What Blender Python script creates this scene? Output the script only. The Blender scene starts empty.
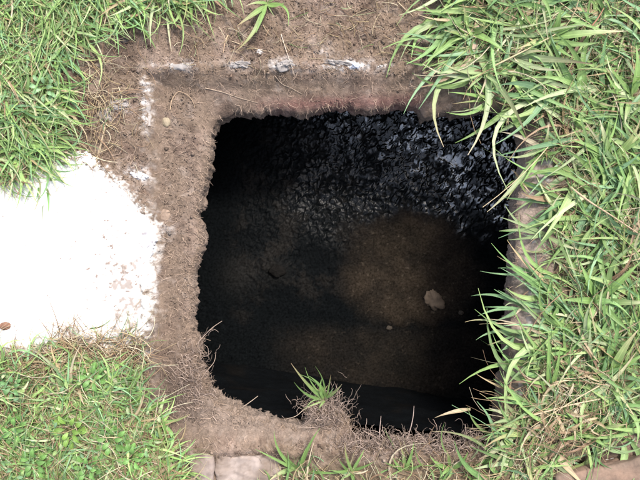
import bpy, bmesh, math, random
import numpy as np
random.seed(7)
rng = np.random.default_rng(11)
C = bpy.context.scene.collection
R = math.radians
# ------------------------------------------------------------------ camera, sky, sun, exposure
HC = 1.2                       # camera height over the ground (m)
S = 0.002                      # metres per photograph pixel at ground level
cam = bpy.data.cameras.new('camera'); co = bpy.data.objects.new('camera', cam); C.objects.link(co)
co.location = (0, 0, HC); co.rotation_euler = (0, 0, 0)
cam.sensor_width = 36; cam.lens = 36 * HC / (640 * S)
cam.clip_start = 0.01; cam.clip_end = 2000
bpy.context.scene.camera = co
w = bpy.data.worlds.new("World"); bpy.context.scene.world = w; w.use_nodes = True
nt = w.node_tree; nt.nodes.clear()
SUN_EL, SUN_AZ = R(58), R(35)    # azimuth clockwise from +Y (top of picture)
sky = nt.nodes.new('ShaderNodeTexSky'); sky.sky_type = 'NISHITA'; sky.sun_disc = False
sky.sun_elevation = SUN_EL; sky.sun_rotation = SUN_AZ; sky.air_density = 1.0; sky.dust_density = 4.0; sky.ozone_density = 1.0
hs = nt.nodes.new('ShaderNodeHueSaturation'); hs.inputs['Saturation'].default_value = 0.62
bg = nt.nodes.new('ShaderNodeBackground'); bg.inputs[1].default_value = 0.095
wo = nt.nodes.new('ShaderNodeOutputWorld')
nt.links.new(sky.outputs[0], hs.inputs['Color']); nt.links.new(hs.outputs[0], bg.inputs[0]); nt.links.new(bg.outputs[0], wo.inputs[0])
sl = bpy.data.lights.new('sun', 'SUN'); sl.energy = 1.5; sl.angle = R(10); sl.color = (1, 0.93, 0.85)
so = bpy.data.objects.new('sun', sl); C.objects.link(so)
so.rotation_euler = (math.pi/2 - SUN_EL, 0, -SUN_AZ + math.pi)
sc = bpy.context.scene
sc.view_settings.view_transform = 'Standard'; sc.view_settings.look = 'None'
sc.view_settings.exposure = 1.74; sc.view_settings.gamma = 1
# ------------------------------------------------------------------ numpy noise
_perm = np.random.default_rng(3).permutation(4096).astype(np.int64)
def _hash(ix, iy, seed):
    return _perm[(_perm[(ix + seed * 131) & 4095] + iy) & 4095]
def vnoise(x, y, seed=0):
    ix = np.floor(x).astype(np.int64); iy = np.floor(y).astype(np.int64)
    fx = x - ix; fy = y - iy
    u = fx*fx*fx*(fx*(fx*6-15)+10); v = fy*fy*fy*(fy*(fy*6-15)+10)
    def g(i, j, dx, dy):
        a = _hash(i, j, seed) * (2*math.pi/4096)
        return np.cos(a)*dx + np.sin(a)*dy
    n00 = g(ix, iy, fx, fy); n10 = g(ix+1, iy, fx-1, fy)
    n01 = g(ix, iy+1, fx, fy-1); n11 = g(ix+1, iy+1, fx-1, fy-1)
    return ((n00*(1-u)+n10*u)*(1-v) + (n01*(1-u)+n11*u)*v) * 1.5
def fbm(x, y, scale, octv=4, seed=0, gain=0.5):
    x = np.asarray(x, float)/scale; y = np.asarray(y, float)/scale
    t = 0; a = 1; n = 0
    for k in range(octv):
        t = t + a*vnoise(x, y, seed+k*7); n += a; a *= gain; x = x*2.03+5.1; y = y*2.03+1.7
    return t/n*1.4
def cells(x, y, scale, seed=0):
    """squared distance to the nearest of scattered points (one per cell)"""
    x = np.asarray(x, float)/scale; y = np.asarray(y, float)/scale
    ix = np.floor(x).astype(np.int64); iy = np.floor(y).astype(np.int64); best = np.full(x.shape, 9.0)
    for i in (-1, 0, 1):
        for j in (-1, 0, 1):
            px = ix+i+_hash(ix+i, iy+j, seed)/4096.0; py = iy+j+_hash(ix+i, iy+j, seed+5)/4096.0
            best = np.minimum(best, (x-px)**2+(y-py)**2)
    return best
def sstep(a, b, x):
    t = np.clip((x-a)/(b-a), 0, 1); return t*t*(3-2*t)
def poly_sd(X, Y, pts):
    """signed distance to a polygon, negative inside (same units as pts)"""
    X = np.asarray(X, float); Y = np.asarray(Y, float)
    d = np.full(X.shape, 1e9); ins = np.zeros(X.shape, bool)
    n = len(pts)
    for i in range(n):
        x0, y0 = pts[i]; x1, y1 = pts[(i+1) % n]
        ex, ey = x1-x0, y1-y0; L = ex*ex+ey*ey
        t = np.clip(((X-x0)*ex+(Y-y0)*ey)/L, 0, 1)
        d = np.minimum(d, np.hypot(X-x0-t*ex, Y-y0-t*ey))
        if y0 != y1:
            c = ((y0 > Y) != (y1 > Y)) & (X < (x1-x0)*(Y-y0)/(y1-y0)+x0)
            ins ^= c
    return np.where(ins, -d, d)
# photograph measure (x right, y down, in px at ground level) <-> metres
def W(px, py, z=0.0):
    k = S*(HC-z)/HC
    return ((px-320)*k, (240-py)*k, z)
def toP(x, y): return x/S+320, 240-y/S
# ------------------------------------------------------------------ object helpers
def tag(o, label=None, cat=None, group=None, kind=None):
    if label: o['label'] = label
    if cat: o['category'] = cat
    if group: o['group'] = group
    if kind: o['kind'] = kind
    return o
def empty(name, loc): 
    o = bpy.data.objects.new(name, None); o.empty_display_size = 0.02; C.objects.link(o); o.location = loc; return o
def mesh_obj(name, verts, faces, mat, parent=None, cols=None, uvs=None, smooth=True, off=None):
    me = bpy.data.meshes.new(name)
    v = np.asarray(verts, dtype=np.float32).reshape(-1, 3)
    if off is not None: v = v - np.asarray(off, np.float32)
    if isinstance(faces, np.ndarray):
        nf, k = faces.shape
        me.vertices.add(len(v)); me.vertices.foreach_set('co', v.ravel())
        me.loops.add(nf*k); me.loops.foreach_set('vertex_index', faces.astype(np.int32).ravel())
        me.polygons.add(nf); me.polygons.foreach_set('loop_start', (np.arange(nf)*k).astype(np.int32))
        me.update(calc_edges=True)
    else:
        me.from_pydata(v.tolist(), [], faces)
    if cols is not None:
        a = me.color_attributes.new('Col', 'FLOAT_COLOR', 'POINT')
        c = np.ones((len(v), 4), np.float32); c[:, :np.asarray(cols).shape[1]] = cols
        a.data.foreach_set('color', c.ravel())
    if uvs is not None:
        ul = me.uv_layers.new(name='UVMap'); li = np.zeros(len(me.loops), np.int32); me.loops.foreach_get('vertex_index', li)
        ul.data.foreach_set('uv', np.asarray(uvs, np.float32)[li].ravel())
    if smooth: me.polygons.foreach_set('use_smooth', np.ones(len(me.polygons), bool))
    me.materials.append(mat)
    o = bpy.data.objects.new(name, me); C.objects.link(o)
    if parent: o.parent = parent
    return o
# ------------------------------------------------------------------ materials
def newmat(name):
    m = bpy.data.materials.new(name); m.use_nodes = True
    n = m.node_tree; b = n.nodes['Principled BSDF']; return m, n, b
def add(n, t, **kw):
    x = n.nodes.new(t)
    for k, v in kw.items():
        if k in x.inputs: x.inputs[k].default_value = v
        else: setattr(x, k, v)
    return x
def mathn(n, op, a, b):
    x = n.nodes.new('ShaderNodeMath'); x.operation = op
    for i, q in enumerate((a, b)):
        if isinstance(q, (int, float)): x.inputs[i].default_value = q
        else: n.links.new(q, x.inputs[i])
    return x.outputs[0]
def coltex(m, n, b, scales, contrast=0.5, rough=0.9, bump=0.4, bdist=0.002, base=None, detail=8):
    """base colour = Col attribute (or base) x fine mottling, with matching bump"""
    g = add(n, 'ShaderNodeTexCoord')
    if base is None:
        a = add(n, 'ShaderNodeAttribute', attribute_name='Col'); csrc = a.outputs['Color']
    else:
        a = add(n, 'ShaderNodeRGB'); a.outputs[0].default_value = (*base, 1); csrc = a.outputs[0]
    acc = None
    for i, s in enumerate(scales):
        t = add(n, 'ShaderNodeTexNoise', Scale=s, Detail=detail, Roughness=0.65); n.links.new(g.outputs['Object'], t.inputs['Vector'])
        acc = t.outputs[0] if acc is None else mathn(n, 'MULTIPLY', mathn(n, 'ADD', acc, t.outputs[0]), 0.5)
    f = mathn(n, 'ADD', mathn(n, 'MULTIPLY', mathn(n, 'SUBTRACT', acc, 0.5), contrast*5), 1.0)
    f = mathn(n, 'MAXIMUM', f, 0.25)
    vm = add(n, 'ShaderNodeVectorMath', operation='SCALE'); n.links.new(csrc, vm.inputs[0]); n.links.new(f, vm.inputs['Scale'])
    n.links.new(vm.outputs[0], b.inputs['Base Color'])
    bp = add(n, 'ShaderNodeBump', Strength=bump, Distance=bdist); n.links.new(acc, bp.inputs['Height']); n.links.new(bp.outputs[0], b.inputs['Normal'])
    b.inputs['Roughness'].default_value = rough
    return acc
def attr_mat(name, **kw):
    m, n, b = newmat(name); coltex(m, n, b, **kw); b.inputs['Specular IOR Level'].default_value = 0.25; return m
M_soil = attr_mat('soil', scales=(60, 260), contrast=0.55, rough=0.95, bump=0.9, bdist=0.004)
M_conc = attr_mat('concrete', scales=(25, 180), contrast=0.16, rough=0.85, bump=0.35, bdist=0.0015)
M_stone = attr_mat('stone', scales=(40, 200), contrast=0.3, rough=0.8, bump=0.5, bdist=0.002)
M_wall = attr_mat('wet_wall', scales=(12, 70), contrast=0.35, rough=0.8, bump=0.7, bdist=0.01)
M_wall.node_tree.nodes['Principled BSDF'].inputs['Specular IOR Level'].default_value = 0.06
M_fibre = attr_mat('root_fibre', scales=(90, 400), contrast=0.25, rough=0.85, bump=0.1, bdist=0.0005)
# slab: white concrete with dirt specks
def slab_mat():
    m, n, b = newmat('white_concrete')
    coltex(m, n, b, scales=(18, 150), contrast=0.1, rough=0.85, bump=0.25, bdist=0.001)
    return m
M_slab = slab_mat()
def leaf_mat(name):
    m, n, b = newmat(name)
    a = add(n, 'ShaderNodeAttribute', attribute_name='Col')
    uv = add(n, 'ShaderNodeUVMap'); sx = add(n, 'ShaderNodeSeparateXYZ'); n.links.new(uv.outputs[0], sx.inputs[0])
    # midrib pale, fine parallel veins
    mid = mathn(n, 'ABSOLUTE', mathn(n, 'SUBTRACT', sx.outputs[0], 0.5), 0)
    rib = mathn(n, 'LESS_THAN', mid, 0.06)
    vein = mathn(n, 'MULTIPLY', mathn(n, 'SINE', mathn(n, 'MULTIPLY', sx.outputs[0], 55.0), 0), 0.09)
    tc = add(n, 'ShaderNodeTexCoord'); t = add(n, 'ShaderNodeTexNoise', Scale=70.0, Detail=4.0); n.links.new(tc.outputs['Object'], t.inputs['Vector'])
    f = mathn(n, 'ADD', mathn(n, 'ADD', mathn(n, 'MULTIPLY', rib, 0.3), vein), mathn(n, 'ADD', mathn(n, 'MULTIPLY', t.outputs[0], 0.7), 0.65))
    vm = add(n, 'ShaderNodeVectorMath', operation='SCALE'); n.links.new(a.outputs['Color'], vm.inputs[0]); n.links.new(f, vm.inputs['Scale'])
    n.links.new(vm.outputs[0], b.inputs['Base Color'])
    b.inputs['Roughness'].default_value = 0.42; b.inputs['Specular IOR Level'].default_value = 0.45
    bp = add(n, 'ShaderNodeBump', Strength=0.5, Distance=0.0008); n.links.new(vein, bp.inputs['Height']); n.links.new(bp.outputs[0], b.inputs['Normal'])
    tr = add(n, 'ShaderNodeBsdfTranslucent'); n.links.new(vm.outputs[0], tr.inputs[0])
    mx = add(n, 'ShaderNodeMixShader'); mx.inputs[0].default_value = 0.28
    n.links.new(b.outputs[0], mx.inputs[1]); n.links.new(tr.outputs[0], mx.inputs[2])
    n.links.new(mx.outputs[0], n.nodes['Material Output'].inputs['Surface'])
    return m
M_leaf = leaf_mat('grass_blade')
def sludge_mat():
    m, n, b = newmat('wet_sludge')
    a = add(n, 'ShaderNodeAttribute', attribute_name='Col')
    tc = add(n, 'ShaderNodeTexCoord')
    t = add(n, 'ShaderNodeTexNoise', Scale=190.0, Detail=6.0, Roughness=0.65); n.links.new(tc.outputs['Object'], t.inputs['Vector'])
    f = mathn(n, 'ADD', mathn(n, 'MULTIPLY', t.outputs[0], 3.2), -0.6)
    vm = add(n, 'ShaderNodeVectorMath', operation='SCALE'); n.links.new(a.outputs['Color'], vm.inputs[0]); n.links.new(f, vm.inputs['Scale'])
    n.links.new(vm.outputs[0], b.inputs['Base Color'])
    # alpha of Col = wetness
    b.inputs['IOR'].default_value = 2.3
    wet = a.outputs['Alpha']
    n.links.new(mathn(n, 'SUBTRACT', 0.62, mathn(n, 'MULTIPLY', mathn(n, 'MINIMUM', mathn(n, 'MULTIPLY', wet, 2.2), 1.0), 0.54)), b.inputs['Roughness'])
    n.links.new(mathn(n, 'MULTIPLY', wet, wet), b.inputs['Specular IOR Level'])
    bp = add(n, 'ShaderNodeBump', Strength=0.3, Distance=0.002); n.links.new(t.outputs[0], bp.inputs['Height']); n.links.new(bp.outputs[0], b.inputs['Normal'])
    return m
M_sludge = sludge_mat()
# ------------------------------------------------------------------ layout polygons (px at ground level)
OPEN = [(213,124),(222,116),(235,112),(262,110),(300,112),(330,108),(365,108),(400,104),(418,107),(426,117),(440,113),(475,110),(500,108),(514,118),(521,140),(520,165),(516,185),(511,210),(512,240),(509,270),(507,300),(507,330),(504,360),(499,385),(494,408),(487,430),(472,427),(458,431),(445,428),(432,431),(420,423),(405,428),(390,424),(375,428),(355,425),(346,414),(337,402),(322,400),(312,408),(300,414),(285,413),(270,409),(245,403),(224,398),(212,388),(204,374),(199,360),(199,340),(193,322),(196,295),(194,270),(201,250),(203,235),(198,215),(204,200),(208,185),(205,175),(210,160),(212,145)]
OPEN = [(320+(x-320)*1.035, 240+(y-240)*(1.04 if y > 240 else 1.025)+((5 if 300 < x < 350 else 5+13*max(0, (x-215)/280)) if y > 390 else 0)) for x, y in OPEN]
SLAB = [(-60,182),(25,183),(45,172),(62,163),(84,166),(100,178),(118,192),(136,212),(149,232),(152,248),(147,264),(143,285),(143,312),(135,330),(115,345),(98,338),(78,326),(60,332),(36,346),(0,348),(-60,350)]
LAWN_TL = [(-60,-60),(215,-60),(200,-8),(180,2),(150,4),(116,16),(84,32),(66,54),(54,90),(52,122),(48,146),(40,164),(14,176),(-60,176)]
LAWN_R = [(440,-60),(452,0),(452,30),(446,60),(458,86),(490,92),(520,104),(546,142),(560,190),(556,240),(548,290),(538,340),(530,385),(518,420),(496,447),(478,480),(480,540),(560,540),(548,478),(590,454),(640,438),(700,430),(700,-60)]
LAWN_BL = [(-60,362),(20,366),(50,360),(84,364),(116,374),(138,392),(152,410),(166,440),(176,480),(180,540),(-60,540)]
LAWN_B = [(262,468),(300,462),(350,462),(400,458),(450,462),(485,455),(480,540),(255,540)]
SEAT = [(150,74),(446,70),(540,74),(545,240),(536,430),(520,446),(300,446),(190,442),(150,400),(146,240)]
# ------------------------------------------------------------------ ground height
cx, cy = 355.0, 262.0
def hfun(X, Y, fine=True):
    X = np.asarray(X, float); Y = np.asarray(Y, float)
    n1 = fbm(X, Y, 110, 3, 1); n2 = fbm(X, Y, 26, 4, 21)
    h = 0.010*n1 + 0.006*n2
    sd = poly_sd(X+3*n2, Y+3*fbm(X, Y, 30, 2, 33), SEAT)
    inside = 1-sstep(-15, 6, sd)
    led = -0.024 + 0.005*n2
    # top ledge slopes down towards the opening, bottom-left corner heaped with earth
    tb = (1-sstep(112, 150, Y))*sstep(185, 225, X)
    led = led*(1-tb) + tb*(-0.004-0.030*np.clip((Y-70)/36, 0, 1.2)+0.004*n2)
    led = led + 0.017*sstep(488, 512, X)*sstep(118, 150, Y)
    led = led + 0.014*np.exp(-((X-185)**2/900+(Y-385)**2/1600)) + 0.020*np.exp(-((X-325)**2/350+(Y-418)**2/260)) + 0.008*np.exp(-((X-440)**2/2600+(Y-432)**2/120))
    h = h*(1-inside) + led*inside
    # low upstand where the cover used to sit
    h = h + 0.004*np.exp(-(sd-6)**2/30)
    # gully between the grass and the rim, top left
    h = h - 0.014*np.exp(-((X-128)**2/250+(Y-44)**2/900))
    # earth falls away below the slab
    ss = poly_sd(X+9*n2+4*fbm(X, Y, 9, 2, 55), Y+9*fbm(X, Y, 24, 3, 61), SLAB)
    k = 1-sstep(-9, 3, ss)
    h = h*(1-k) + (-0.012)*k
    h = h + 0.007*np.exp(-(ss-9)**2/70)*(sd > 0)
    for L in (LAWN_TL, LAWN_R, LAWN_BL):
        l = poly_sd(X, Y, L); h = h + 0.007*(1-sstep(-25, 5, l))
    # mortar edge laid bare: dips in the earth over the upstand
    for (bx, by, rx, ry, a) in BARE:
        h = h - a*np.exp(-((X-bx)/rx)**2-((Y-by)/ry)**2)
    # socket of the broken blocks
    h = h - 0.012*np.exp(-(((X-235)/60)**4+((Y-470)/14)**4))
    h = h - 0.020*np.exp(-(((X-612)/52)**4+((Y-474)/14)**4))
    if fine:
        rough = 0.35+0.65*sstep(-0.2, 0.5, fbm(X, Y, 60, 2, 90))
        cl = fbm(X, Y, 9, 4, 70, 0.6)
        h = h + (0.0034*cl + 0.0030*np.abs(fbm(X, Y, 5, 3, 80, 0.6)))*(1-k)*rough*(1-0.45*inside)
    return h
BARE = []
# ------------------------------------------------------------------ ground mesh (one sheet out to the horizon, hole and lip included)
NT = 1800
th = np.linspace(0, 2*math.pi, NT, endpoint=False)
def ray_poly(ang, pts, ox, oy):
    dx = np.cos(ang); dy = np.sin(ang); best = np.full(ang.shape, 1e9); n = len(pts)
    for i in range(n):
        x0, y0 = pts[i][0]-ox, pts[i][1]-oy; x1, y1 = pts[(i+1) % n][0]-ox, pts[(i+1) % n][1]-oy
        ex, ey = x1-x0, y1-y0
        den = dx*ey-dy*ex
        den = np.where(np.abs(den) < 1e-9, 1e-9, den)
        t = (x0*ey-y0*ex)/den; u = (x0*dy-y0*dx)/den
        ok = (t > 0) & (u >= -1e-6) & (u <= 1+1e-6)
        best = np.where(ok & (t < best), t, best)
    return best
Rin = ray_poly(th, OPEN, cx, cy)
ker = np.array([1, 2, 3, 2, 1])/9.0
Rs = sum(np.roll(Rin, k-2)*ker[k] for k in range(5))
ex = cx+Rs*np.cos(th); ey = cy+Rs*np.sin(th)
fuz = (3.8*fbm(ex, ey, 19, 2, 205)+2.2*fbm(ex, ey, 8.5, 2, 201, 0.6))*(0.35+0.65*(ex < 500))
Rin = Rs + fuz
OUT = [(-90,-70),(730,-70),(730,550),(-90,550)]
Rout = ray_poly(th, OUT, cx, cy)
NR = 230
u = np.linspace(0, 1, NR)**1.12
rr = Rin[None, :] + u[:, None]*(Rout-Rin)[None, :]
X = cx+rr*np.cos(th)[None, :]; Y = cy+rr*np.sin(th)[None, :]
Z = hfun(X, Y)
dist = (rr-Rin[None, :])
Z = Z - 0.009*np.exp(-dist/3.5)
# lip rings
NL = 26
lr = []; lz = []
zl0 = Z[0]
for k in range(1, NL+1):
    t = k/NL
    z = zl0 - 0.085*t
    wob = 4.0*fbm(ex*1.2+z/S*2.0, ey*1.2-z/S*2.3, 9, 3, 301, 0.55)*min(1, t*6) + 4.5*fbm(ex, ey-z/S*1.5, 26, 2, 311)*t
    r = Rin + wob*(1) + 22*sstep(0.45, 1.0, np.array(t))
    lr.append(r); lz.append(z)
lr = np.array(lr)[::-1]; lz = np.array(lz)[::-1]
lx = cx+lr*np.cos(th); ly = cy+lr*np.sin(th)
# far rings
far = []
for q in (1.3, 2, 4, 10, 40, 200, 800):
    far.append(Rout*q)
far = np.array(far); fx = cx+far*np.cos(th); fy = cy+far*np.sin(th)
fz = 0.010*fbm(fx, fy, 110, 3, 1)
AX = np.vstack([lx, X, fx]); AY = np.vstack([ly, Y, fy]); AZ = np.vstack([lz, Z, fz])
V = np.stack([(AX-320)*S, (240-AY)*S, AZ], -1).reshape(-1, 3)
nrow = AX.shape[0]
i = np.arange(nrow-1)[:, None]*NT; j = np.arange(NT)[None, :]; j2 = (j+1) % NT
F = np.stack([i+j, i+j2, i+NT+j2, i+NT+j], -1).reshape(-1, 4)
F = F[:, ::-1]
# colours: what the earth itself is (dry, moist, clay, lime, thatch)
def lerp(a, b, t): return a*(1-t[..., None])+np.array(b)*t[..., None]
def ground_col(X, Y):
    n1 = fbm(X, Y, 60, 4, 401); n2 = fbm(X, Y, 14, 4, 411, 0.6); n3 = fbm(X, Y, 5, 3, 421, 0.6)
    c = np.ones(X.shape+(3,))*np.array((0.142, 0.104, 0.076))
    c = lerp(c, (0.215, 0.160, 0.130), sstep(-0.2, 0.6, n1))
    c = lerp(c, (0.080, 0.052, 0.038), sstep(0.05, 0.6, n2)*0.75)
    c = lerp(c, (0.27, 0.215, 0.18), sstep(0.2, 0.8, n3)*0.5)
    sd = poly_sd(X+5*n2, Y+5*n1, SEAT)
    ins = 1-sstep(-14, 2, sd)
    c = lerp(c, (0.142, 0.106, 0.083), ins*0.5)
    c = lerp(c, (0.095, 0.066, 0.052), 0.65*sstep(0.0, 0.55, fbm(X, Y, 34, 4, 431, 0.6)))
    c = lerp(c, (0.25, 0.205, 0.175), 0.5*sstep(0.15, 0.6, fbm(X, Y, 18, 4, 441, 0.65)))
    # pale dusty bottom ledge
    c = lerp(c, (0.21, 0.165, 0.135), ins*sstep(385, 405, Y)*(1-sstep(300, 330, X))*0.7)
    # moist dark corner bottom left and gully top left
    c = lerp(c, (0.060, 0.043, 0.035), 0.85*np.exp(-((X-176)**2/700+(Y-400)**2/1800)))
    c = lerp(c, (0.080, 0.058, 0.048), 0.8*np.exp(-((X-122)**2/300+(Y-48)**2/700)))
    # red clay band under the top rim
    c = lerp(c, (0.165, 0.080, 0.070), 0.7*np.exp(-((Y-(101-0.02*(X-300)))/6.5)**2)*sstep(235, 300, X+20*n2)*(1-sstep(415, 440, X)))
    # lime wash traces
    for (bx, by, rx, ry, a) in LIME:
        g = np.exp(-((X-bx)/rx)**2-((Y-by)/ry)**2)
        c = lerp(c, (0.55, 0.53, 0.52), np.clip(a*g*(0.45+1.8*n2+1.6*n3), 0, 1))
    # lime rubbed into the earth beside the slab
    ss = poly_sd(X+8*n2, Y+8*n3, SLAB)
    c = lerp(c, (0.62, 0.60, 0.57), sstep(0.25, 0.75, (1-sstep(-4, 24, ss))*(0.85+0.7*n2+0.6*n3))*0.8*(1-0.7*sstep(148, 158, X)))
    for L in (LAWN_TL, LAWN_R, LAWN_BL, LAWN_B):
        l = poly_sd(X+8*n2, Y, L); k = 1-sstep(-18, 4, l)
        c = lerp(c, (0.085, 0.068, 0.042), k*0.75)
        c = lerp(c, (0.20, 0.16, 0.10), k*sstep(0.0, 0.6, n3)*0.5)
    # right ledge greyer, worn concrete under a film of earth
    c = lerp(c, (0.31, 0.25, 0.215), 0.8*np.exp(-((X-530)/15)**2)*sstep(130, 160, Y)*(1-sstep(410, 440, Y)))
    return np.clip(c, 0.01, 0.8)
LIME = [(146,98,5,24,0.8),(145,118,5,10,0.6),(178,65,22,4,0.8),(240,64,12,6,0.5),(285,65,14,6,0.6),(345,66,26,5,0.9),(385,65,20,4,0.4),(105,116,7,6,0.8),(119,107,9,6,0.8),(138,175,14,8,0.8),
        (151,238,5,26,0.9),(144,322,6,34,1.3),(150,285,5,26,0.7),(66,158,16,10,0.8),(548,165,7,60,0.5),(532,300,7,50,0.4),(524,370,6,40,0.4),(535,178,7,20,0.5),(162,230,10,12,0.25),(325,52,14,8,0.2)]
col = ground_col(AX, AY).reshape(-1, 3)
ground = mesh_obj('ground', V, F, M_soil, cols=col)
tag(ground, kind='structure')
# ------------------------------------------------------------------ pit walls and floor
DF = 0.36
def PB(px, py, z): return W(px, py, z)      # point seen at px,py lying at height z
bot = [(183,106),(536,100),(500,399),(186,351)]
bw = [PB(x, y, -DF-0.05) for x, y in bot]
topw = [((p[0]-320)*S, (240-p[1])*S) for p in [(178,92),(536,92),(524,446),(176,416)]]
NW = 60; NZ = 50
for a in range(4):
    b = (a+1) % 4
    ts = np.linspace(0, 1, NW*2); zs = np.linspace(0, 1, NZ)
    T, ZZ = np.meshgrid(ts, zs)
    x0 = topw[a][0]*(1-T)+topw[b][0]*T; y0 = topw[a][1]*(1-T)+topw[b][1]*T
    x1 = bw[a][0]*(1-T)+bw[b][0]*T; y1 = bw[a][1]*(1-T)+bw[b][1]*T
    k = sstep(0.0, 0.35, ZZ)
    x = x0*(1-ZZ)+x1*ZZ; y = y0*(1-ZZ)+y1*ZZ; z = -0.05 - (DF+0.0)*ZZ
    L = [(0,1),(1,0),(0,-1),(-1,0)][a]
    nn = 0.008*fbm(T*500+a*900, ZZ*300, 60, 4, 500+a)
    x = x-L[0]*nn; y = y-L[1]*nn
    vv = np.stack([x, y, z], -1).reshape(-1, 3)
    q = (np.arange(NZ-1)[:, None]*(NW*2)+np.arange(NW*2-1)[None, :]).ravel()
    ff = np.stack([q, q+1, q+NW*2+1, q+NW*2], -1)
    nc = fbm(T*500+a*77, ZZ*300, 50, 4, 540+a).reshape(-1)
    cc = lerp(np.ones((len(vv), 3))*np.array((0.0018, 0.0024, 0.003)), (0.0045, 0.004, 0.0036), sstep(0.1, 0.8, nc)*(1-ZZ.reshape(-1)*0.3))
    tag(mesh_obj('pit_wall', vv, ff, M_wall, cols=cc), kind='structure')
# sludge
NG = 800
gx = np.linspace(-0.62, 0.62, NG); GX, GY = np.meshgrid(gx, gx)
kf = HC/(HC+DF); IX = GX*kf/S+320; IY = 240-GY*kf/S      # as seen in the photograph
brown = np.exp(-(np.clip(np.hypot((IX-410)/(68+8*fbm(IX, IY, 30, 2, 605)), (IY-272)/(56+8*fbm(IX, IY, 25, 3, 606))), 0, 9))**9)*0.9  # brown silt where the viewer's silhouette blocks the sky reflection, painted into the colour
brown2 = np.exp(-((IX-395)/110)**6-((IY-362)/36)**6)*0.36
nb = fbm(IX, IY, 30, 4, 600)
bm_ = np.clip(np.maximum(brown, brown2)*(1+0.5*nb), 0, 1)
crust = sstep(-0.2, 0.25, ((380-IX)*0.002+(265-IY)*0.006)+0.3*nb)*(1-bm_)
crust = np.maximum(crust, (1-bm_)*sstep(300, 240, IY) if False else crust)
left = sstep(250, 215, IX) if False else 1-sstep(212, 262, IX)
bank = np.clip(((IX-350)*0.62+(222-IY)*0.72)/200, 0, 1); bank = np.where(bank < 0.25, bank*bank*2, bank-0.125)
z = -DF + 0.17*bank  + 0.006*fbm(IX, IY, 70, 3, 610)
wx = IX+2.5*fbm(IX, IY, 12, 3, 620, 0.6); wy = IY+2.5*fbm(IX, IY, 12, 3, 630, 0.6)
worl = 0.6*(1-np.minimum(1, 1.6*cells(wx, wy*0.85, 4.6, 31)))+0.4*(1-np.minimum(1, 1.6*cells(wx+40, wy, 2.9, 37)))
pool = bank > 0
pool = sstep(0.05, 0.3, bank)*sstep(0.32, 0.55, 0.5*fbm(IX*1.3+IY*0.5, IY-IX*0.3, 20, 3, 698)+1.0*np.exp(-((IX-498)/12)**2-((IY-158)/26)**2)+0.20*np.exp(-((IX-462)/42)**2-((IY-158)/34)**2))
rip = fbm(wx, wy*0.8, 5.0, 3, 640, 0.6)
ripl = 1-2*np.abs(fbm(wx+0.5*wy, wy*0.6, 7.5, 2, 645, 0.5))
lump = fbm(wx, wy, 5, 3, 650, 0.6)
pit_ = np.minimum(0, fbm(wx, wy, 6, 2, 655, 0.5)+0.15)
z = z + crust*(0.0026*rip+0.0018*lump+0.0026*worl+0.0016*ripl+0.0040*ripl*bank)*(1-0.8*left)*(1-0.62*pool) + (1-crust)*0.0016*fbm(IX, IY, 12, 4, 660) + 0.006*bm_
z = z + 0.010*np.exp(-((IX-240)**2+(IY-275)**2)/500)*(1) + 0.012*np.exp(-((IX-277)**2+(IY-272)**2)/160)
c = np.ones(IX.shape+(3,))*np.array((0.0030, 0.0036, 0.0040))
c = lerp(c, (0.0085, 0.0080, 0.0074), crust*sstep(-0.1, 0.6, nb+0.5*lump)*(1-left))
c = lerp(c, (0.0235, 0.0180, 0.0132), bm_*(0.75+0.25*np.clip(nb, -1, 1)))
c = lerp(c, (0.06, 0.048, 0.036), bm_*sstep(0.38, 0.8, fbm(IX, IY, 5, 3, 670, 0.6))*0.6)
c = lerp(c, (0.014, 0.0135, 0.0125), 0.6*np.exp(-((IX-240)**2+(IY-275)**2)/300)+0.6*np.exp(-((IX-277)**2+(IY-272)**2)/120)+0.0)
patch = sstep(-0.25, 0.30, fbm(IX, IY, 22, 3, 695)+0.5*bank)
wetr = np.clip(0.03+0.04*sstep(300, 200, IY)+2.8*bank*patch*(0.15+0.85*sstep(-0.05, 0.25, fbm(IX, IY, 6, 3, 699))), 0, 1)*crust
# isolated wet glints in the silt
rimg = np.exp(-((np.hypot((IX-412)/66, (IY-278)/58)-1.0)/0.22)**2)
wetr = np.maximum(wetr, crust*(0.26+0.40*bank)*sstep(0.35, 0.8, worl+0.5*fbm(IX, IY, 24, 3, 697))*sstep(230, 330, IX)*sstep(290, 180, IY))*(1-left)
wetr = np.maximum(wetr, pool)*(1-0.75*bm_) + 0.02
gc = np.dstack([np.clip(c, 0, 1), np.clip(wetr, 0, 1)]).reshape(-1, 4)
q = (np.arange(NG-1)[:, None]*NG+np.arange(NG-1)[None, :]).ravel()
ff = np.stack([q, q+1, q+NG+1, q+NG], -1)
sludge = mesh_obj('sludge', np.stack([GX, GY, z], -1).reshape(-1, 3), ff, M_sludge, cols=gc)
tag(sludge, kind='structure')
def sludge_z(px, py):
    i = int(np.clip(((px-320)*S/kf+0.62)/1.24*(NG-1), 0, NG-1)); j = int(np.clip(((240-py)*S/kf+0.62)/1.24*(NG-1), 0, NG-1)); return float(z[j, i])
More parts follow.
